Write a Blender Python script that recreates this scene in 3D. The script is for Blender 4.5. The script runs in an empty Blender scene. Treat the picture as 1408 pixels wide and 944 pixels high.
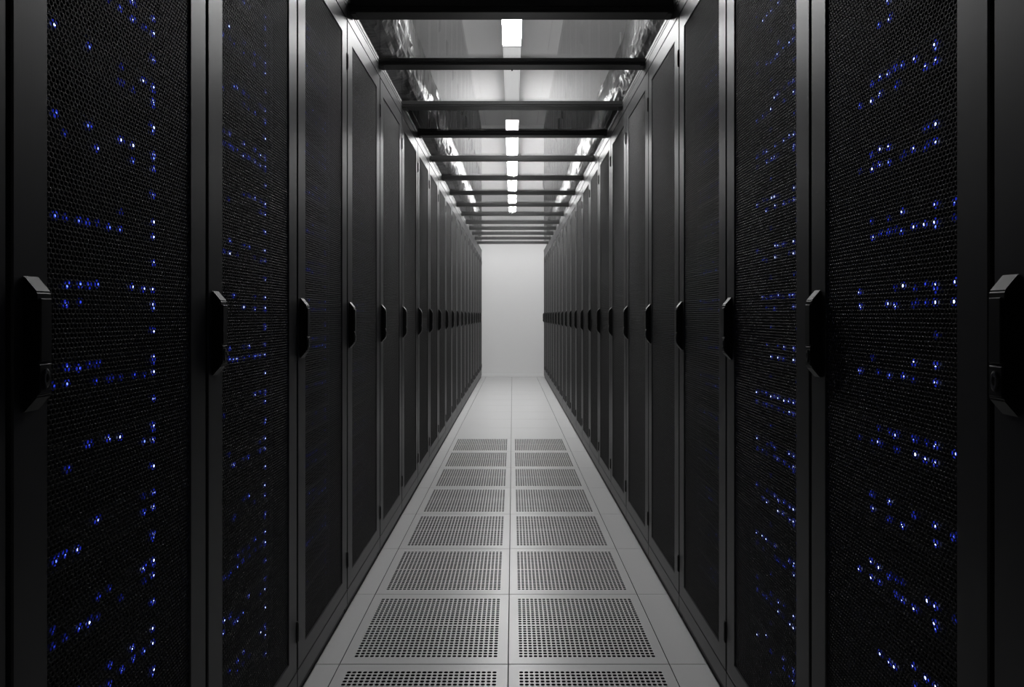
import bpy, bmesh, math, random
import numpy as np
from mathutils import Vector, noise

# ------------------------------------------------------------------ camera, world, light, exposure
sc = bpy.context.scene
COL = sc.collection
F, CH = 890.0, 1.26                         # focal length in pixels, camera height
cam = bpy.data.cameras.new('camera'); cam_ob = bpy.data.objects.new('camera', cam); COL.objects.link(cam_ob)
cam.sensor_width = 36; cam.lens = F / 1408 * 36
cam.shift_x = -1.0 / 1408; cam.shift_y = -38.5 / 1408
cam.clip_start = 0.02
cam_ob.location = (0, 0, CH); cam_ob.rotation_euler = (math.pi / 2, 0, 0)
sc.camera = cam_ob
world = bpy.data.worlds.new('world'); sc.world = world; world.use_nodes = True
world.node_tree.nodes['Background'].inputs[0].default_value = (0.0, 0.0, 0.0, 1)
vs = sc.view_settings
vs.view_transform = 'Standard'; vs.look = 'None'; vs.gamma = 1; vs.use_curve_mapping = False
vs.exposure = 0.0
LAMP = 78.0                                 # strength of the fluorescent diffusers
sc.cycles.max_bounces = 10
sc.cycles.transparent_max_bounces = 40
sc.cycles.glossy_bounces = 5
sc.cycles.diffuse_bounces = 5
sc.cycles.sample_clamp_indirect = 4

# ------------------------------------------------------------------ materials
def mat(name, col, rough=0.5, metal=0.0, spec=0.5, emit=None, estr=0.0, bump=None, vary=None, coat=0.0):
    m = bpy.data.materials.new(name); m.use_nodes = True
    nt = m.node_tree; b = nt.nodes['Principled BSDF']
    b.inputs['Base Color'].default_value = (*col, 1)
    b.inputs['Roughness'].default_value = rough
    b.inputs['Metallic'].default_value = metal
    b.inputs['Specular IOR Level'].default_value = spec
    b.inputs['Coat Weight'].default_value = coat
    if emit:
        b.inputs['Emission Color'].default_value = (*emit, 1)
        b.inputs['Emission Strength'].default_value = estr
    if bump or vary:
        tc = nt.nodes.new('ShaderNodeTexCoord'); mp = nt.nodes.new('ShaderNodeMapping')
        nt.links.new(tc.outputs['Object'], mp.inputs[0])
        n = nt.nodes.new('ShaderNodeTexNoise'); nt.links.new(mp.outputs[0], n.inputs['Vector'])
        if bump:
            sca, st, stretch = bump
            mp.inputs['Scale'].default_value = stretch
            n.inputs['Scale'].default_value = sca; n.inputs['Detail'].default_value = 3
            bp = nt.nodes.new('ShaderNodeBump'); bp.inputs['Strength'].default_value = st
            bp.inputs['Distance'].default_value = 0.002
            nt.links.new(n.outputs[0], bp.inputs['Height']); nt.links.new(bp.outputs[0], b.inputs['Normal'])
        if vary:
            n2 = nt.nodes.new('ShaderNodeTexNoise'); n2.inputs['Scale'].default_value = vary[0]
            nt.links.new(tc.outputs['Object'], n2.inputs['Vector'])
            mr = nt.nodes.new('ShaderNodeMapRange')
            mr.inputs['To Min'].default_value = rough - vary[1]; mr.inputs['To Max'].default_value = rough + vary[1]
            nt.links.new(n2.outputs[0], mr.inputs[0]); nt.links.new(mr.outputs[0], b.inputs['Roughness'])
    return m

def glass_mat(name, tint, f0):
    m = bpy.data.materials.new(name); m.use_nodes = True
    nt = m.node_tree; nt.nodes.clear()
    out = nt.nodes.new('ShaderNodeOutputMaterial'); mix = nt.nodes.new('ShaderNodeMixShader')
    fr = nt.nodes.new('ShaderNodeFresnel'); fr.inputs[0].default_value = f0
    tr = nt.nodes.new('ShaderNodeBsdfTransparent'); tr.inputs[0].default_value = (*tint, 1)
    gl = nt.nodes.new('ShaderNodeBsdfGlossy'); gl.inputs['Roughness'].default_value = 0.02
    gl.inputs[0].default_value = (1, 1, 1, 1)
    # the pane is a box: both faces have the same outward Fresnel
    geo = nt.nodes.new('ShaderNodeNewGeometry')
    dot = nt.nodes.new('ShaderNodeVectorMath'); dot.operation = 'DOT_PRODUCT'
    nt.links.new(geo.outputs['Normal'], dot.inputs[0]); nt.links.new(geo.outputs['Incoming'], dot.inputs[1])
    ab = nt.nodes.new('ShaderNodeMath'); ab.operation = 'ABSOLUTE'; nt.links.new(dot.outputs['Value'], ab.inputs[0])
    one = nt.nodes.new('ShaderNodeMath'); one.operation = 'SUBTRACT'; one.inputs[0].default_value = 1
    nt.links.new(ab.outputs[0], one.inputs[1])
    pw = nt.nodes.new('ShaderNodeMath'); pw.operation = 'POWER'; pw.inputs[1].default_value = 5
    nt.links.new(one.outputs[0], pw.inputs[0])
    ma = nt.nodes.new('ShaderNodeMath'); ma.operation = 'MULTIPLY_ADD'
    ma.inputs[1].default_value = 0.96; ma.inputs[2].default_value = 0.04
    nt.links.new(pw.outputs[0], ma.inputs[0])
    nt.nodes.remove(fr)
    nt.links.new(ma.outputs[0], mix.inputs[0])
    nt.links.new(tr.outputs[0], mix.inputs[1]); nt.links.new(gl.outputs[0], mix.inputs[2])
    nt.links.new(mix.outputs[0], out.inputs[0])
    return m

M = {}
M['frame'] = mat('charcoal_powder_coat', (0.030, 0.030, 0.031), 0.40, 0.15, 0.42, bump=(600, 0.04, (1, 1, 0.02)))
M['sheet'] = mat('perforated_black_steel', (0.003, 0.003, 0.003), 0.6, 0.0, 0.12)
M['punch'] = mat('hole_edge_lit_tone', (0.10, 0.10, 0.10), 0.45, 0.5, 0.2)  # paler than the sheet: light caught on hole ledges, put into the colour
M['body'] = mat('cabinet_black', (0.006, 0.006, 0.006), 0.6)
M['handle'] = mat('handle_black_plastic', (0.006, 0.006, 0.006), 0.42, 0.0, 0.3)
M['lock'] = mat('lock_metal', (0.12, 0.12, 0.12), 0.35, 0.8)
M['post'] = mat('post_black', (0.012, 0.012, 0.012), 0.5)
M['chassis'] = mat('chassis_black', (0.008, 0.008, 0.009), 0.45)
M['bezel'] = mat('bezel_dark', (0.012, 0.012, 0.014), 0.4)
M['lip'] = mat('chassis_lip_lit_edge', (0.42, 0.41, 0.38), 0.45, 0.5)  # pale lip added so the chassis top edge reads as lit from above
M['rail'] = mat('rail_aluminium', (0.06, 0.06, 0.06), 0.5, 0.4, bump=(400, 0.05, (1, 0.02, 1)))
M['bar'] = mat('crossbar_dark_metal', (0.028, 0.028, 0.028), 0.40, 0.35, bump=(300, 0.05, (0.02, 1, 1)))
M['glass'] = glass_mat('clear_pane', (0.97, 0.97, 0.97), 1.45)
M['smoke'] = glass_mat('smoked_pane', (0.22, 0.22, 0.22), 1.45)
M['tile'] = mat('floor_tile_laminate', (0.50, 0.50, 0.50), 0.33, 0.0, 0.5, vary=(3, 0.03), bump=(40, 0.03, (1, 1, 1)))
M['ptile'] = mat('perforated_tile_steel', (0.50, 0.50, 0.50), 0.33, 0.0, 0.5, vary=(3, 0.03))
M['edge'] = mat('tile_edge_black', (0.015, 0.015, 0.015), 0.6)
M['void'] = mat('plenum_dark', (0.02, 0.02, 0.02), 0.8)
M['wall'] = mat('wall_white_paint', (0.74, 0.74, 0.74), 0.55, vary=(2, 0.05))
M['dwall'] = mat('wall_grey_paint', (0.5, 0.5, 0.5), 0.7)
M['ceil'] = mat('ceiling_grey', (0.56, 0.56, 0.56), 0.7, bump=(30, 0.1, (1, 1, 1)))
M['foil'] = mat('crumpled_foil', (0.13, 0.13, 0.13), 0.36, 1.0)
M['lamp'] = mat('lamp_diffuser', (0.9, 0.9, 0.9), 0.5, emit=(1, 1, 1), estr=LAMP)
M['dim'] = mat('lamp_diffuser_dim', (0.9, 0.9, 0.9), 0.5, emit=(1, 1, 1), estr=0.42)
M['white'] = mat('lamp_housing_white', (0.75, 0.75, 0.75), 0.4)
M['trunk'] = mat('trunking_grey', (0.5, 0.5, 0.5), 0.4)
def led(name, col, s):
    m = mat(name, (0.01, 0.01, 0.02), 0.4, emit=col, estr=s)
    m.cycles.emission_sampling = 'NONE'
    return m
M['led3'] = led('light_core_bright', (0.42, 0.52, 1.0), 5.0)
M['led2'] = led('light_core', (0.15, 0.25, 1.0), 2.2)
M['led1'] = led('light_core_dim', (0.04, 0.08, 1.0), 0.8)
M['halo'] = led('light_bloom_halo', (0.015, 0.03, 0.6), 0.55)  # bloom around each light, put into a faintly glowing blue disc
M['halo1'] = led('light_bloom_halo_dim', (0.01, 0.02, 0.4), 0.22)

# ------------------------------------------------------------------ helpers
ORD = ['first', 'second', 'third', 'fourth', 'fifth', 'sixth', 'seventh', 'eighth', 'ninth', 'tenth', 'eleventh',
       'twelfth', 'thirteenth', 'fourteenth', 'fifteenth', 'sixteenth', 'seventeenth', 'eighteenth', 'nineteenth',
       'twentieth', 'twenty-first', 'twenty-second', 'twenty-third', 'twenty-fourth']
def tag(o, label=None, cat=None, group=None, kind=None):
    if label: o['label'] = label
    if cat: o['category'] = cat
    if group: o['group'] = group
    if kind: o['kind'] = kind
    return o
def empty(name, loc=(0, 0, 0), rz=0):
    o = bpy.data.objects.new(name, None); COL.objects.link(o)
    o.location = loc; o.rotation_euler = (0, 0, rz); o.empty_display_size = 0.1
    return o
def link(name, me, parent=None, loc=(0, 0, 0)):
    o = bpy.data.objects.new(name, me); COL.objects.link(o); o.location = loc
    if parent: o.parent = parent
    return o
def mesh_of(name, bm, mats, smooth=False):
    me = bpy.data.meshes.new(name)
    bmesh.ops.recalc_face_normals(bm, faces=bm.faces)
    bm.to_mesh(me); bm.free()
    for m in (mats if isinstance(mats, (list, tuple)) else [mats]): me.materials.append(m)
    if smooth:
        for p in me.polygons: p.use_smooth = True
    return me
def box(bm, x0, x1, y0, y1, z0, z1, bev=0.0, mi=0, seg=1):
    r = bmesh.ops.create_cube(bm, size=1.0)
    vs_ = r['verts']
    for v in vs_:
        v.co = Vector((x0 + (v.co.x + .5) * (x1 - x0), y0 + (v.co.y + .5) * (y1 - y0), z0 + (v.co.z + .5) * (z1 - z0)))
    fs = set(f for v in vs_ for f in v.link_faces)
    if bev > 0:
        es = list(set(e for v in vs_ for e in v.link_edges))
        rr = bmesh.ops.bevel(bm, geom=es, offset=bev, segments=seg, affect='EDGES', profile=0.5)
        fs = set(rr['faces']) | set(f for f in fs if f.is_valid)
    for f in fs: f.material_index = mi
    return fs
def loops(bm, L, closed=True, mi=0):
    rows = [[bm.verts.new(p) for p in l] for l in L]
    n = len(rows[0])
    for a, b in zip(rows[:-1], rows[1:]):
        for i in range(n if closed else n - 1):
            f = bm.faces.new((a[i], a[(i + 1) % n], b[(i + 1) % n], b[i])); f.material_index = mi
    return rows
def ring(bm, y0, y1, z0, z1, iy0, iy1, iz0, iz1, depth=0.010, b=0.0024, mi=0):
    """a flat frame facing +X with its front at x = 0"""
    def R(x, a0, a1, c0, c1): return [(x, a0, c0), (x, a1, c0), (x, a1, c1), (x, a0, c1)]
    rows = loops(bm, [R(-depth, y0, y1, z0, z1), R(-b, y0, y1, z0, z1), R(0, y0 + b, y1 - b, z0 + b, z1 - b),
                      R(0, iy0 - b, iy1 + b, iz0 - b, iz1 + b), R(-b, iy0, iy1, iz0, iz1), R(-0.0032, iy0, iy1, iz0, iz1),
                      R(-0.0032, iy0 - .012, iy1 + .012, iz0 - .012, iz1 + .012), R(-depth, iy0 - .012, iy1 + .012, iz0 - .012, iz1 + .012)], mi=mi)
    a, c = rows[0], rows[-1]
    for i in range(4):
        j = (i + 1) % 4
        f = bm.faces.new((c[i], c[j], a[j], a[i])); f.material_index = mi
def lathe_x(bm, prof, cy, cz, n=12, sy=1.0, sz=1.0, mis=None):
    """profile (x, r) turned about an axis along X"""
    rows = []
    for x, r in prof:
        rows.append([bm.verts.new((x, cy + r * sy * math.cos(2 * math.pi * i / n), cz + r * sz * math.sin(2 * math.pi * i / n))) for i in range(n)])
    for k, (a, b) in enumerate(zip(rows[:-1], rows[1:])):
        for i in range(n):
            f = bm.faces.new((a[i], a[(i + 1) % n], b[(i + 1) % n], b[i]))
            if mis: f.material_index = mis[k]
    f = bm.faces.new(rows[-1])
    if mis: f.material_index = mis[-1]

# ------------------------------------------------------------------ the plan: rows narrow slightly away from the camera
AL, KL = 0.715, 0.0060                      # left door plane  x = -(AL - KL*y)
AR, KR = 0.705, 0.0051                      # right door plane x = AR - KR*y
HT = 1.255                                  # height of door tops above the camera
YW = 13.30                                  # end wall
JL = [0.30, 0.913, 1.495, 2.112, 2.734, 3.390, 4.035, 4.689]
JL += [4.689 + (13.24 - 4.689) / 14 * i for i in range(1, 15)]
JR = [0.36, 0.948, 1.517, 2.105, 2.689, 3.282, 3.909, 4.498, 5.10]
JR += [5.10 + (13.24 - 5.10) / 14 * i for i in range(1, 15)]
def XL(y): return -(AL - KL * y)
def XR(y): return AR - KR * y
ZC = 3.62                                   # ceiling height

# ------------------------------------------------------------------ the room
bm = bmesh.new(); box(bm, -2.3, 2.3, YW, YW + 0.12, 0, ZC)
tag(link('wall_back', mesh_of('wall_back', bm, M['wall'])), 'plain white end wall closing the aisle', 'wall', kind='structure')
bm = bmesh.new(); box(bm, -0.66, 0.66, YW - 0.012, YW, 0.0, 0.06, 0.003)
tag(link('baseboard_back', mesh_of('baseboard_back', bm, M['white'])), 'low white baseboard along the foot of the end wall', 'baseboard', kind='structure')
bm = bmesh.new(); box(bm, -2.3, 2.3, -1.62, -1.5, 0, ZC)
tag(link('wall_front', mesh_of('wall_front', bm, M['dwall'])), 'grey wall behind the camera', 'wall', kind='structure')
for s, nm in ((-1, 'left'), (1, 'right')):
    bm = bmesh.new(); box(bm, min(s * 2.3, s * 2.42), max(s * 2.3, s * 2.42), -1.62, YW + 0.12, 0, ZC)
    tag(link('wall_' + nm, mesh_of('wall_' + nm, bm, M['dwall'])), 'grey side wall behind the %s row' % nm, 'wall', kind='structure')
bm = bmesh.new(); box(bm, -2.42, 2.42, -1.62, YW + 0.12, ZC, ZC + 0.1)
tag(link('ceiling', mesh_of('ceiling', bm, M['ceil'])), 'grey ceiling above the aisle roof', 'ceiling', kind='structure')
bm = bmesh.new(); box(bm, -2.42, 2.42, -1.62, YW + 0.12, -0.35, -0.30)
tag(link('trim_1', mesh_of('underfloor', bm, M['void'])), 'dark slab under the raised floor', 'slab', kind='structure')

# raised floor
CX = -0.016
WLc, WRc, KT = 0.627, 0.598, 0.0112
def tx(col, y):                             # column line x at distance y : -1 left line, 0 centre, 1 right line
    t = 1 - KT * y
    return {-1: CX - WLc * t, 0: CX, 1: CX + WRc * t}[col]
ROWS = [-1.5, -1.21, -0.62, -0.02, 0.57, 1.165, 1.753, 2.341, 2.929, 3.500, 4.112, 4.738, 5.360, 5.998, 6.655]
PERF = range(5, 14)                         # rows 1.165..6.655 carry perforated panels
y = 6.655
while y < YW - 0.7:
    y += 0.604; ROWS.append(y)
ROWS.append(YW)
bm = bmesh.new()
G, GY, CB = 0.0014, 0.0008, 0.0012
def slab(bm, P, th=0.034, gx=G, gy=GY, c=CB):
    (x00, y0), (x10, _), (x11, y1), (x01, _) = P
    def q(ix, iy, z): return [(x00 + ix, y0 + iy, z), (x10 - ix, y0 + iy, z), (x11 - ix, y1 - iy, z), (x01 + ix, y1 - iy, z)]
    r = loops(bm, [q(gx, gy, -th), q(gx, gy, -c)], mi=1)
    a = r[1]; b = [bm.verts.new(p) for p in q(gx + c, gy + c, 0)]
    for i in range(4):
        bm.faces.new((a[i], a[(i + 1) % 4], b[(i + 1) % 4], b[i])).material_index = 0
    bm.faces.new(b).material_index = 0
    bm.faces.new(r[0][::-1]).material_index = 1
for i, (y0, y1) in enumerate(zip(ROWS[:-1], ROWS[1:])):
    for c0, c1 in ((-2, -1), (-1, 0), (0, 1), (1, 2)):
        if i in PERF and c0 in (-1, 0): continue
        xa = (-2.3, -2.3) if c0 == -2 else (tx(c0, y0), tx(c0, y1))
        xb = (2.3, 2.3) if c1 == 2 else (tx(c1, y0), tx(c1, y1))
        slab(bm, [(xa[0], y0), (xb[0], y0), (xb[1], y1), (xa[1], y1)])
tag(link('floor', mesh_of('floor', bm, [M['tile'], M['edge']])), 'light grey raised floor of solid square tiles', 'floor', kind='structure')

# perforated floor tile, 0.6 x 0.6 unit, origin at the centre of its top
def perf_tile_mesh():
    bm = bmesh.new()
    S = 0.300; PX, PY = 0.262, 0.254
    nx, ny = 28, 26
    midgap = 0.006
    px = 2 * PX / nx; py = (2 * PY - midgap) / ny
    hx, hy = px * 0.36, py * 0.335
    bx = px * 0.18
    def ys(j): return -PY + py * j + (midgap if j > ny // 2 - 0.5 and j >= ny // 2 else 0)
    for j in range(ny):
        y0 = -PY + py * j + (midgap if j >= ny // 2 else 0); y1 = y0 + py
        for i in range(nx):
            x0 = -PX + px * i; x1 = x0 + px
            cx, cy = (x0 + x1) / 2, (y0 + y1) / 2
            inner = [(cx - hx + bx, cy - hy), (cx + hx - bx, cy - hy), (cx + hx, cy - hy + bx * .8), (cx + hx, cy + hy - bx * .8),
                     (cx + hx - bx, cy + hy), (cx - hx + bx, cy + hy), (cx - hx, cy + hy - bx * .8), (cx - hx, cy - hy + bx * .8)]
            O = [bm.verts.new((a, b, 0)) for a, b in ((x0, y0), (x1, y0), (x1, y1), (x0, y1))]
            I = [bm.verts.new((a, b, 0)) for a, b in inner]
            D = [bm.verts.new((a, b, -0.012)) for a, b in inner]
            bm.faces.new((O[0], O[1], I[1], I[0])); bm.faces.new((O[1], I[2], I[1]))
            bm.faces.new((O[1], O[2], I[3], I[2])); bm.faces.new((O[2], I[4], I[3]))
            bm.faces.new((O[2], O[3], I[5], I[4])); bm.faces.new((O[3], I[6], I[5]))
            bm.faces.new((O[3], O[0], I[7], I[6])); bm.faces.new((O[0], I[0], I[7]))
            for k in range(8):
                f = bm.faces.new((I[k], I[(k + 1) % 8], D[(k + 1) % 8], D[k])); f.material_index = 1
    ym0 = -PY + py * (ny // 2); ym1 = ym0 + midgap
    v = [bm.verts.new((a, b, 0)) for a, b in ((-PX, ym0), (PX, ym0), (PX, ym1), (-PX, ym1))]; bm.faces.new(v)
    # border with chamfered outer edge
    e = 0.0014; g = 0.0012
    def q(a, b, z): return [(-a, -b, z), (a, -b, z), (a, b, z), (-a, b, z)]
    loops(bm, [q(PX, PY, 0), q(S - g - e, S - g - e, 0), q(S - g, S - g, -e)])
    loops(bm, [q(S - g, S - g, -e), q(S - g, S - g, -0.03)], mi=1)
    me = bpy.data.meshes.new('perforated_floor_tile')
    for f in bm.faces:                       # keep top faces pointing up
        if abs(f.normal.z) > 0.9 and f.normal.z < 0: f.normal_flip()
    bm.normal_update()
    for f in bm.faces:
        if abs(f.normal.z) > 0.5 and f.normal.z < 0: f.normal_flip()
    bm.to_mesh(me); bm.free()
    me.materials.append(M['ptile']); me.materials.append(M['edge'])
    return me
ptm = perf_tile_mesh()
vis_row = 0
for i in PERF:
    y0, y1 = ROWS[i], ROWS[i + 1]
    if y1 < 2.25: continue
    vis_row += 1
    for c in (-1, 0):
        ym = (y0 + y1) / 2
        x0, x1 = tx(c, ym), tx(c + 1, ym)
        me = ptm.copy()                      # fitted to the slightly narrowing column
        co = np.zeros(len(me.vertices) * 3, np.float32); me.vertices.foreach_get('co', co); co = co.reshape(-1, 3)
        u, v = co[:, 0] / 0.6 + 0.5, co[:, 1] / 0.6 + 0.5
        a = tx(c, y0) + (tx(c, y1) - tx(c, y0)) * v; b = tx(c + 1, y0) + (tx(c + 1, y1) - tx(c + 1, y0)) * v
        co[:, 0] = a + (b - a) * u - (x0 + x1) / 2; co[:, 1] = (v - 0.5) * (y1 - y0)
        me.vertices.foreach_set('co', co.ravel()); me.update()
        o = link('perforated_floor_tile', me, None, ((x0 + x1) / 2, ym, 0))
        tag(o, 'grey perforated floor tile in the %s column, %s row from the bottom of the photo' % ('left' if c < 0 else 'right', ORD[vis_row - 1]),
            'floor tile', 'perforated floor tiles down the aisle')
bm = bmesh.new()
for i in PERF:
    if ROWS[i + 1] >= 2.25: continue
    for c0, c1 in ((-1, 0), (0, 1)):
        y0, y1 = ROWS[i], ROWS[i + 1]
        slab(bm, [(tx(c0, y0), y0), (tx(c1, y0), y0), (tx(c1, y1), y1), (tx(c0, y1), y1)])
tag(link('trim_2', mesh_of('near_tiles', bm, [M['tile'], M['edge']])), 'solid grey tiles at the foot of the camera', 'floor', kind='structure')

# ------------------------------------------------------------------ server cabinet (faces +X, width along Y 0..W, base at z 0)
W = 0.62
ZD0, ZD1 = CH - 1.158, CH + HT - 0.008
OZ0, OZ1 = CH - 1.097, CH + 1.167            # mesh opening
OY0, OY1 = 0.080, W - 0.080
def perforated_sheet():
    a, b = 0.0098, 0.0078
    y0, y1, z0, z1 = OY0 - 0.008, OY1 + 0.008, OZ0 - 0.008, OZ1 + 0.008
    nx, nz = int((y1 - y0) / a), int((z1 - z0) / b)
    c1, c2 = 2 * b / 3, b / 3
    hexv = np.array([(0, -c1), (a / 2, -c2), (a / 2, c2), (0, c1), (-a / 2, c2), (-a / 2, -c2)])
    jj, ii = np.meshgrid(np.arange(nz), np.arange(nx), indexing='ij')
    cy = y0 + (ii + 0.5 + 0.5 * (jj % 2)) * a; cz = z0 + (jj + 0.5) * b
    cy, cz = cy.ravel(), cz.ravel()
    keep = cy < y1 - a * 0.3; cy, cz = cy[keep], cz[keep]
    n = len(cy); k = 0.79
    V = np.zeros((n, 18, 3))
    for r in range(6):
        V[:, r, 1] = cy + hexv[r, 0]; V[:, r, 2] = cz + hexv[r, 1]
        V[:, 6 + r, 1] = cy + hexv[r, 0] * k; V[:, 6 + r, 2] = cz + hexv[r, 1] * k
        V[:, 12 + r] = V[:, 6 + r]; V[:, 12 + r, 0] = -0.0018
    base = (np.arange(n) * 18)[:, None, None]
    q = []
    for r in range(6):
        s = (r + 1) % 6
        q.append((r, s, 6 + s, 6 + r)); q.append((6 + r, 6 + s, 12 + s, 12 + r))
    q = np.array(q)[None] + base
    q = q.reshape(-1, 4)
    me = bpy.data.meshes.new('door_mesh')
    V = V.reshape(-1, 3); V[:, 0] -= 0.0036
    me.vertices.add(len(V)); me.vertices.foreach_set('co', V.astype(np.float32).ravel())
    me.loops.add(q.size); me.loops.foreach_set('vertex_index', q.astype(np.int32).ravel())
    me.polygons.add(len(q)); me.polygons.foreach_set('loop_start', (np.arange(len(q)) * 4).astype(np.int32))
    me.polygons.foreach_set('loop_total', np.full(len(q), 4, np.int32))
    me.polygons.foreach_set('material_index', (np.arange(len(q)) % 2).astype(np.int32))
    me.update(calc_edges=True)
    me.materials.append(M['sheet']); me.materials.append(M['punch'])
    return me
def make_cabinet():
    root = empty('server_cabinet')
    D = 0.95
    bm = bmesh.new(); t = 0.02; g = 0.0008
    zt = CH + HT + 0.045
    box(bm, -D, -0.014, g, t, 0.03, zt - 0.05)
    box(bm, -D, -0.014, W - t, W - g, 0.03, zt - 0.05)
    box(bm, -D, -0.014, t, W - t, 0.03, 0.05)
    box(bm, -D, -0.014, t, W - t, zt - 0.07, zt - 0.05)
    box(bm, -D, -D + 0.02, t, W - t, 0.05, zt - 0.07)
    link('cabinet_body', mesh_of('cabinet_body', bm, M['body']), root)
    for y in (0.0645, W - 0.0885):                            # upright mounting posts
        bm = bmesh.new(); box(bm, -0.085, -0.065, y, y + 0.024, 0.05, zt - 0.07, 0.002)
        for k in range(54):
            z = 0.075 + k * 0.0445
            if z < zt - 0.1: box(bm, -0.066, -0.0645, y + 0.008, y + 0.016, z, z + 0.008, mi=1)
        link('mounting_post', mesh_of('mounting_post', bm, [M['post'], M['body']]), root)
    bm = bmesh.new(); box(bm, -D, -0.013, 0.004, W - 0.004, 0.0, 0.030)
    link('plinth', mesh_of('plinth', bm, M['body']), root)
    bm = bmesh.new(); box(bm, -0.016, 0.0, 0.0022, W - 0.0022, CH - 1.220, ZD0 - 0.002, 0.0015)
    link('kick_panel', mesh_of('kick_panel', bm, M['frame']), root)
    bm = bmesh.new(); box(bm, -0.016, 0.0, 0.0012, W - 0.0012, ZD1 + 0.003, zt, 0.0015)
    link('top_rail', mesh_of('top_rail', bm, M['frame']), root)
    # door
    bm = bmesh.new(); ring(bm, 0.0055, W - 0.0055, ZD0, ZD1, OY0, OY1, OZ0, OZ1)
    door = link('door', mesh_of('door', bm, M['frame']), root)
    link('door_mesh', SHEET, door)
    # handle : chamfered bar at the near side of the door
    bm = bmesh.new()
    z0, z1, y0, y1, p = CH - 0.142, CH + 0.059, 0.024, 0.058, 0.021
    prof = [(0, z0), (p, z0 + 0.024), (p, z1 - 0.025), (0, z1)]
    a = [bm.verts.new((x, y0, z)) for x, z in prof]; b = [bm.verts.new((x, y1, z)) for x, z in prof]
    bm.faces.new(a); bm.faces.new(b[::-1])
    for i in range(4): bm.faces.new((a[i], a[(i + 1) % 4], b[(i + 1) % 4], b[i]))
    bmesh.ops.bevel(bm, geom=list(bm.edges), offset=0.0022, segments=2, affect='EDGES')
    # raised lever with a seam at top and bottom
    box(bm, p - 0.002, p + 0.0035, y0 + 0.005, y1 - 0.005, z0 + 0.075, z1 - 0.034, 0.0012)
    box(bm, p - 0.002, p + 0.0022, y0 + 0.004, y1 - 0.004, z0 + 0.028, z0 + 0.071, 0.001)
    link('handle', mesh_of('handle', bm, M['handle']), door)
    bm = bmesh.new()
    lathe_x(bm, [(p, 0.0085), (p + 0.004, 0.0085), (p + 0.0048, 0.007), (p + 0.0048, 0.004), (p + 0.003, 0.0035)], (y0 + y1) / 2, z0 + 0.050, 16, 0.8, 1.7)
    link('lock', mesh_of('lock', bm, M['lock']), door)
    for z in (CH + 1.07, CH - 1.03):
        bm = bmesh.new()
        box(bm, -0.004, 0.0045, W - 0.010, W - 0.001, z - 0.035, z + 0.035, 0.0012)
        box(bm, -0.002, 0.0060, W - 0.0075, W - 0.0035, z - 0.030, z + 0.030, 0.001)
        link('hinge', mesh_of('hinge', bm, M['body']), door)
    return root
SHEET = perforated_sheet()
def kids(o): return [c for c in bpy.data.objects if c.parent == o]
def copy_thing(root, tree):
    r = root.copy(); COL.objects.link(r)
    for ch, subs in tree:
        c = ch.copy(); COL.objects.link(c); c.parent = r
        for s in subs:
            d = s.copy(); COL.objects.link(d); d.parent = c
    return r
proto = make_cabinet(); ptree = [(c, kids(c)) for c in kids(proto)]
first = True
racks = {}
for side, J in (('left', JL), ('right', JR)):
    for i, (y0, y1) in enumerate(zip(J[:-1], J[1:])):
        o = proto if first else copy_thing(proto, ptree); first = False
        if side == 'left':
            o.location = (XL(y0), y0, 0); o.rotation_euler = (0, 0, -math.atan(KL))
        else:
            o.location = (XR(y1), y1, 0); o.rotation_euler = (0, 0, math.pi + math.atan(KR))
        o.scale = (1, (y1 - y0) / W, 1)
        racks[side, i] = o
        n = len(J) - 1
        if i == 0: lab = 'black server cabinet cut off by the %s edge of the photo' % side
        elif i == n - 1: lab = 'black server cabinet at the far end of the %s row, against the white wall' % side
        else: lab = 'black server cabinet with perforated door, %s from the %s edge of the photo' % (ORD[i], side)
        tag(o, lab, 'server cabinet', 'server cabinets in the %s row' % side)

# ------------------------------------------------------------------ servers inside the near cabinets (face +X, centred on y, base z 0)
SW = 0.440
def lights_mesh(name, core, halo, r=0.0021, wide=1.0):
    bm = bmesh.new()
    lathe_x(bm, [(0, 0.0078), (0.0006, 0.0078), (0.0008, r * 1.5), (0.0016, r * 1.2)], 0, 0, 12, wide, 1.0, [0, 0, 1, 1])
    return mesh_of(name, bm, [halo, core])
LED = {3: lights_mesh('indicator_light', M['led3'], M['halo'], 0.0020, 1.1), 2: lights_mesh('indicator_light', M['led2'], M['halo'], 0.0017, 1.0),
       1: lights_mesh('indicator_light', M['led1'], M['halo1'], 0.0016, 1.0)}
HA, HB, PER = 0.0640, 0.0745, 0.1432
def chassis_a():
    bm = bmesh.new()
    box(bm, -0.45, -0.001, -SW / 2, SW / 2, 0, HA - 0.0020, 0.001)
    box(bm, -0.45, 0.0065, -SW / 2, SW / 2, HA - 0.0020, HA - 0.0002, 0, 1)
    return mesh_of('chassis', bm, [M['chassis'], M['lip']])
def bezel_a():
    bm = bmesh.new()
    for r in range(2):
        z0 = 0.002 + r * 0.0300; z1 = z0 + 0.0285
        ringm(bm, -SW / 2 + 0.004, SW / 2 - 0.004, z0, z1)
        for k in range(9):                          # drive caddies
            a = -SW / 2 + 0.010 + k * (SW - 0.02) / 9
            box(bm, -0.001, 0.0016, a + 0.001, a + (SW - 0.02) / 9 - 0.001, z0 + 0.004, z1 - 0.004, 0.0008)
    return mesh_of('bezel', bm, M['bezel'])
def ringm(bm, y0, y1, z0, z1, d=0.003, w=0.0025):
    box(bm, -0.001, d, y0, y1, z0, z0 + w); box(bm, -0.001, d, y0, y1, z1 - w, z1)
    box(bm, -0.001, d, y0, y0 + w, z0 + w, z1 - w); box(bm, -0.001, d, y1 - w, y1, z0 + w, z1 - w)
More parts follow.
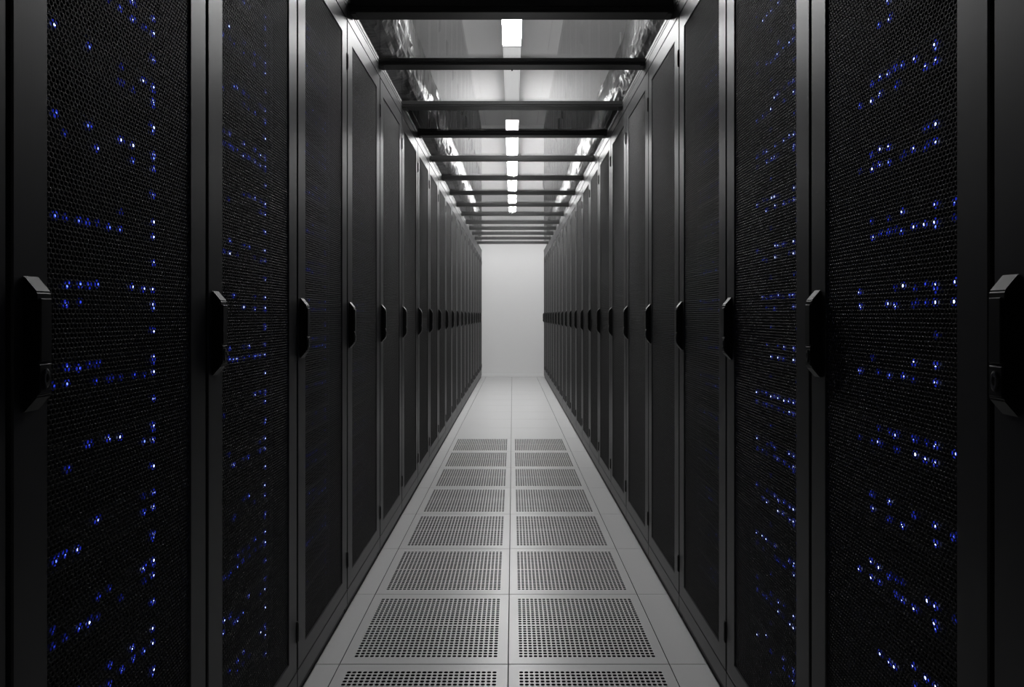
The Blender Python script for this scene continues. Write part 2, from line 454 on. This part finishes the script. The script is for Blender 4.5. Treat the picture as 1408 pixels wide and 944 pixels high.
def chassis_b():
    bm = bmesh.new()
    box(bm, -0.45, -0.001, -SW / 2, SW / 2, 0, HB - 0.0018, 0.001)
    box(bm, -0.45, 0.0055, -SW / 2, SW / 2, HB - 0.0018, HB - 0.0002, 0, 1)
    return mesh_of('chassis', bm, [M['chassis'], M['lip']])
def grille_b():
    bm = bmesh.new()
    ringm(bm, -SW / 2 + 0.004, SW / 2 - 0.004, 0.002, HB - 0.004, 0.004, 0.003)
    n = 34
    for k in range(n):
        a = -SW / 2 + 0.012 + k * (SW - 0.024) / n
        box(bm, -0.001, 0.002, a, a + 0.004, 0.008, HB - 0.010)
    return mesh_of('vent_grille', bm, M['bezel'])
def ear(h):
    bm = bmesh.new()
    box(bm, -0.004, 0.003, -0.011, 0.011, 0.001, h - 0.002, 0.001)
    lathe_x(bm, [(0.003, 0.004), (0.005, 0.0035), (0.0052, 0.001)], 0, h * 0.5, 8)
    return mesh_of('mounting_ear', bm, M['bezel'])
CA, BA, CB_, GB, EA, EB = chassis_a(), bezel_a(), chassis_b(), grille_b(), ear(HA), ear(HB)
rnd = random.Random(11)
SLOTS = [0.036, 0.085, 0.115, 0.150, 0.176, 0.200, 0.240, 0.277, 0.320, 0.360]
NEAR = {1: 0.80, 2: 1.16, 3: 2, 4: 2, 5: 2}
def add_server(kind, side, k, level, z, rack, lights):
    """rack : cabinet empty ; server is its own top-level thing standing in the cabinet"""
    base = 'drive_server' if kind == 'a' else 'vented_server'
    J = JL if side == 'left' else JR
    ym = (J[k] + J[k + 1]) / 2
    s = empty(base)
    if side == 'left':
        s.location = (XL(ym) - 0.058, ym, z); s.rotation_euler = (0, 0, -math.atan(KL))
    else:
        s.location = (XR(ym) + 0.058, ym, z); s.rotation_euler = (0, 0, math.pi + math.atan(KR))
    s.scale = (1, (J[k + 1] - J[k]) / W, 1)
    link('chassis', CA if kind == 'a' else CB_, s)
    link('bezel' if kind == 'a' else 'vent_grille', BA if kind == 'a' else GB, s)
    for sg in (-1, 1):
        link('mounting_ear', EA if kind == 'a' else EB, s, (0, sg * (SW / 2 + 0.011), 0))
    for (u, zz, lv) in lights:
        link('indicator_light', LED[lv], s, (0.0034 if kind == 'a' else 0.0042, u - SW / 2, zz))
    cnt = '%s from the floor' % ORD[level] if level < 24 else ''
    return s
# grid: drive server occupies camera height + .0724-.0066 (k = 0) and repeats every PER
for side, J in (('left', JL), ('right', JR)):
    for k in (1, 2, 3, 4, 5):
        zfar = J[k + 1] - 0.04
        up = min(1.12, 433.5 * zfar / F * 0.97); dn = min(1.10, 510.5 * zfar / F * 0.97)
        levels = []
        for n in range(-8, 9):
            za = 0.0066 - PER * n
            levels.append(('a', za)); levels.append(('b', za - HB - 0.0025))
        levels = [(t, z) for t, z in levels if z > -dn and z + 0.07 < up]
        levels.sort(key=lambda q: -q[1])
        cnt = {'a': 0, 'b': 0}
        for t, z in levels:
            lights = []
            fade = 1.0 if k <= 2 else 0.55
            if t == 'a':
                busy = rnd.random()
                for row, zz in ((1, 0.0480), (0, 0.0170)):
                    main = 0.397 if side == 'left' else 0.305
                    lights.append((main + rnd.uniform(-.002, .002), zz, 3 if k <= 2 else 2))
                    if rnd.random() < 0.4: lights.append((main + 0.001, zz - 0.008, 2))
                    pr = (0.75 if busy > 0.35 else 0.25) if row == (0 if side == 'left' else rnd.choice((0, 1))) else 0.38
                    if side == 'right': pr = max(pr, 0.5)
                    for u in SLOTS:
                        if side == 'right' and abs(u - main) < 0.02: continue
                        if rnd.random() < pr:
                            lights.append((u + rnd.uniform(-.004, .004), zz + rnd.choice((0, 0, 0.003, -0.004)),
                                           rnd.choice((3, 2, 2, 1, 1) if side == 'left' else (3, 3, 2, 1)) if k <= 2 else rnd.choice((2, 1, 1))))
                            if rnd.random() < 0.25: lights.append((u + 0.008, zz + 0.001, 1))
            else:
                if side == 'left':
                    lights.append((0.397, 0.038, 3 if k <= 2 else 1))
                    if rnd.random() < 0.6: lights.append((0.386, 0.041, 1))
                    if rnd.random() < 0.4: lights.append((0.394, 0.030, 2))
                elif rnd.random() < 0.3:
                    lights.append((0.31, 0.036, 1))
                if k == 2 and side == 'right':
                    lights.append((0.33, 0.038, 2)); lights.append((0.15, 0.037, 1))
            s = add_server(t, side, k, 0, CH + z, racks[side, k], lights)
            cnt[t] += 1
            what = 'two-row drive server' if t == 'a' else 'plain vented server'
            tag(s, '%s, %s from the top in the %s cabinet from the %s edge' % (what, ORD[cnt[t] - 1], ORD[k], side), 'server',
                'servers in the %s cabinet of the %s row' % (ORD[k], side))

# ------------------------------------------------------------------ aisle roof : rails, crossbars, panes
ZR0 = CH + 1.302
for side, X, sg in (('left', XL, -1), ('right', XR, 1)):
    bm = bmesh.new()
    def prof(y):
        x = X(y); s = -sg
        return [(x - s * 0.05, y, ZR0), (x - s * 0.001, y, ZR0), (x, y, ZR0 + 0.001), (x, y, ZR0 + 0.014), (x - s * 0.003, y, ZR0 + 0.0155),
                (x - s * 0.003, y, ZR0 + 0.018), (x, y, ZR0 + 0.0195), (x, y, ZR0 + 0.036), (x - s * 0.0012, y, ZR0 + 0.037), (x - s * 0.05, y, ZR0 + 0.037)]
    rows = [[bm.verts.new(p) for p in prof(y)] for y in (0.9, YW - 0.001)]
    n = len(rows[0])
    for i in range(n): bm.faces.new((rows[0][i], rows[0][(i + 1) % n], rows[1][(i + 1) % n], rows[1][i]))
    bm.faces.new(rows[0]); bm.faces.new(rows[1])
    tag(link('roof_rail', mesh_of('roof_rail', bm, M['rail'])), 'long grey metal rail along the tops of the %s row of cabinets' % side, 'rail', 'roof rails')

BARS = [2.842, 3.423, 4.095, 4.733, 5.465, 6.23, 6.985, 7.735, 8.444, 9.19, 9.83, 10.44, 11.1, 11.76]
BD = 0.072
def bar_mesh(wid, h):
    bm = bmesh.new()
    d = BD
    pr = [(-d, 0.001), (-d + 0.001, 0), (-0.001, 0), (0, 0.001), (0, h), (-d, h), (-d, h * 0.42), (-d + 0.004, h * 0.40), (-d + 0.004, h * 0.32),
          (-d, h * 0.30), (-d, h * 0.20), (-d + 0.002, h * 0.18), (-d + 0.002, h * 0.13), (-d, h * 0.11)]
    a = [bm.verts.new((-wid / 2, y, z)) for y, z in pr]; b = [bm.verts.new((wid / 2, y, z)) for y, z in pr]
    n = len(pr)
    for i in range(n): bm.faces.new((a[i], a[(i + 1) % n], b[(i + 1) % n], b[i]))
    bm.faces.new(a); bm.faces.new(b)
    return mesh_of('beam', bm, M['bar'])
def bracket_mesh():
    bm = bmesh.new(); box(bm, -0.010, 0.010, -BD + 0.006, -0.006, -0.0035, 0.0005, 0.001)
    return mesh_of('end_bracket', bm, M['rail'])
BRK = bracket_mesh()
for i, y in enumerate(BARS):
    xl, xr = XL(y) + 0.0015, XR(y) - 0.0015
    h = 0.066 if i == 0 else 0.036
    o = empty('crossbar', ((xl + xr) / 2, y, CH + 1.297))
    link('beam', bar_mesh(xr - xl, h), o)
    for s in (-1, 1): link('end_bracket', BRK, o, (s * ((xr - xl) / 2 - 0.014), 0, 0))
    if i == 1:
        bm = bmesh.new(); box(bm, -0.004, 0.004, -0.008, -0.002, -0.006, 0.0, 0.001); box(bm, -0.0025, 0.0025, -BD - 0.0015, -BD, 0.004, h, 0.0005)
        link('clip', mesh_of('clip', bm, M['bar']), o)
    lab = ('thick dark crossbar at the top edge of the photo' if i == 0 else
           'last dark crossbar of the aisle roof before the white wall' if i == len(BARS) - 1 else
           'dark metal crossbar over the aisle, %s from the top of the photo' % ORD[i])
    tag(o, lab, 'crossbar', 'crossbars over the aisle')
ZP = CH + 1.297 + 0.024
def pane(y0, y1, smoked):
    e = 0.002; bm = bmesh.new()
    xs = [(XL(y0) + e, y0), (XR(y0) - e, y0), (XR(y1) - e, y1), (XL(y1) + e, y1)]
    a = [bm.verts.new((x, y, 0)) for x, y in xs]; b = [bm.verts.new((x, y, 0.004)) for x, y in xs]
    bm.faces.new(a[::-1]); bm.faces.new(b)
    for i in range(4): bm.faces.new((a[i], a[(i + 1) % 4], b[(i + 1) % 4], b[i]))
    return mesh_of('roof_pane', bm, M['smoke'] if smoked else M['glass'])
names = []
for i in range(len(BARS) - 1):
    y0, y1 = BARS[i] + 0.0005, BARS[i + 1] - BD - 0.0005
    o = link('roof_pane', pane(y0, y1, i == 2), None, (0, 0, ZP))
    lab = ('dark smoked roof pane between the third and fourth crossbars from the top' if i == 2 else
           'clear roof pane between the %s and %s crossbars from the top' % (ORD[i], ORD[i + 1]))
    tag(o, lab, 'roof pane', 'panes of the aisle roof')

# ------------------------------------------------------------------ above the roof : foil ducts, trunking, lamps
def foil_duct(side, x_in, x_out, z0, z1, seed):
    sg = -1 if side == 'left' else 1
    root = empty('foil_duct', (0, 2.4, 0))
    y0, y1 = 2.2, YW - 0.05
    ny = int((y1 - y0) / 0.035)
    # loop round a rounded rectangle
    loop = []
    nseg = 12; r = 0.05
    cx, cz = (x_in + x_out) / 2, (z0 + z1) / 2; hx, hz = (x_out - x_in) / 2, (z1 - z0) / 2
    N = 46
    for i in range(N):
        t = 2 * math.pi * i / N
        c, s = math.cos(t), math.sin(t)
        e = 0.55
        loop.append((cx + hx * math.copysign(abs(c) ** e, c), cz + hz * math.copysign(abs(s) ** e, s), c, s))
    V, Fc = [], []
    for j in range(ny + 1):
        y = y0 + (y1 - y0) * j / ny
        tap = 1 - KL * y / AL
        for (x, z, c, s) in loop:
            p = Vector((x * 6, y * 1.7, z * 8)) + Vector((seed, 0, 0))
            d = 0.024 * noise.noise(p) + 0.018 * (abs(noise.noise(p * 2.3)) - 0.3) + 0.012 * abs(noise.noise(p * 5.1)) + 0.004 * noise.noise(p * 11)
            V.append((sg * (x + c * d) * tap, y - 2.4 + 0.01 * noise.noise(p * 4), z + s * d))
    for j in range(ny):
        for i in range(N):
            a = j * N + i; b = j * N + (i + 1) % N
            Fc.append((a, b, b + N, a + N))
    me = bpy.data.meshes.new('foil_wrap'); me.from_pydata(V, [], Fc); me.materials.append(M['foil'])
    link('foil_wrap', me, root)
    hb = bmesh.new()
    box(hb, -0.006, 0.006, -0.006, 0.006, z1 - 0.03, ZC)
    hm = mesh_of('hanger_rod', hb, M['trunk'])
    for y in (2.9, 5.4, 7.9, 10.4, 12.6):
        link('hanger_rod', hm, root, (sg * cx * (1 - KL * y / AL), y - 2.4, 0))
    tag(root, 'crumpled silver foil duct above the %s row of cabinets' % side, 'duct', 'foil ducts')
foil_duct('left', 0.67, 1.03, CH + 1.62, CH + 1.98, 3.1)
foil_duct('right', 0.78, 1.10, CH + 1.62, CH + 1.98, 17.7)

LX = -0.006
LZ = CH + 1.95
bm = bmesh.new()
box(bm, LX - 0.066, LX + 0.066, -1.4, YW - 0.02, LZ + 0.075, LZ + 0.11, 0.003)
for s in (-1, 1): box(bm, LX + s * 0.063 - 0.003, LX + s * 0.063 + 0.003, -1.4, YW - 0.02, LZ + 0.060, LZ + 0.075)
tr = empty('lamp_trunking', (0, 2.4, 0))
o = link('channel', mesh_of('channel', bm, M['trunk']), tr, (0, -2.4, 0))
bm = bmesh.new(); box(bm, -0.005, 0.005, -0.005, 0.005, LZ + 0.12, ZC)
hm = mesh_of('hanger_rod', bm, M['trunk'])
for y in (-1.0, 1.0, 3.0, 5.5, 8.0, 10.5, 12.8): link('hanger_rod', hm, tr, (LX, y - 2.4, 0))
tag(tr, 'straight grey trunking hung above the aisle that carries the lamps', 'trunking')
def lamp(y0, y1, lab, dim=False):
    L = y1 - y0
    root = empty('ceiling_lamp', (LX, y0, LZ))
    bm = bmesh.new(); box(bm, -0.050, 0.050, 0, L, 0.055, 0.0745, 0.004)
    for yy in (0.0, L - 0.012): box(bm, -0.068, 0.068, yy, yy + 0.012, 0.0, 0.060, 0.003)
    link('housing', mesh_of('housing', bm, M['white']), root)
    bm = bmesh.new()
    n = 8
    pr = [(-0.066, 0.058)] + [(-0.066 * math.cos(math.pi * i / n), 0.022 - 0.020 * math.sin(math.pi * i / n)) for i in range(n + 1)] + [(0.066, 0.058)]
    n += 2
    a = [bm.verts.new((x, 0.012, z)) for x, z in pr]; b = [bm.verts.new((x, L - 0.012, z)) for x, z in pr]
    for i in range(n): bm.faces.new((a[i], a[i + 1], b[i + 1], b[i]))
    bm.faces.new((a[0], a[-1], b[-1], b[0])[::-1]); bm.faces.new(a); bm.faces.new(b)
    link('diffuser', mesh_of('diffuser', bm, M['dim'] if dim else M['lamp']), root)
    tag(root, lab, 'ceiling lamp', 'lamps above the aisle')
lamp(3.20, 4.70, 'lit white linear lamp seen through the nearest clear roof pane')
lamp(4.702, 6.448, 'dim white linear lamp between the nearest lit one and the long lit run', True)
lamp(6.45, 7.90, 'lit white linear lamp above the smoked and the next clear roof panes')
lamp(7.902, 9.35, 'lit white linear lamp midway down the aisle')
lamp(9.352, 10.80, 'lit white linear lamp second from the end wall')
lamp(10.802, 12.20, 'lit white linear lamp closest to the end wall')
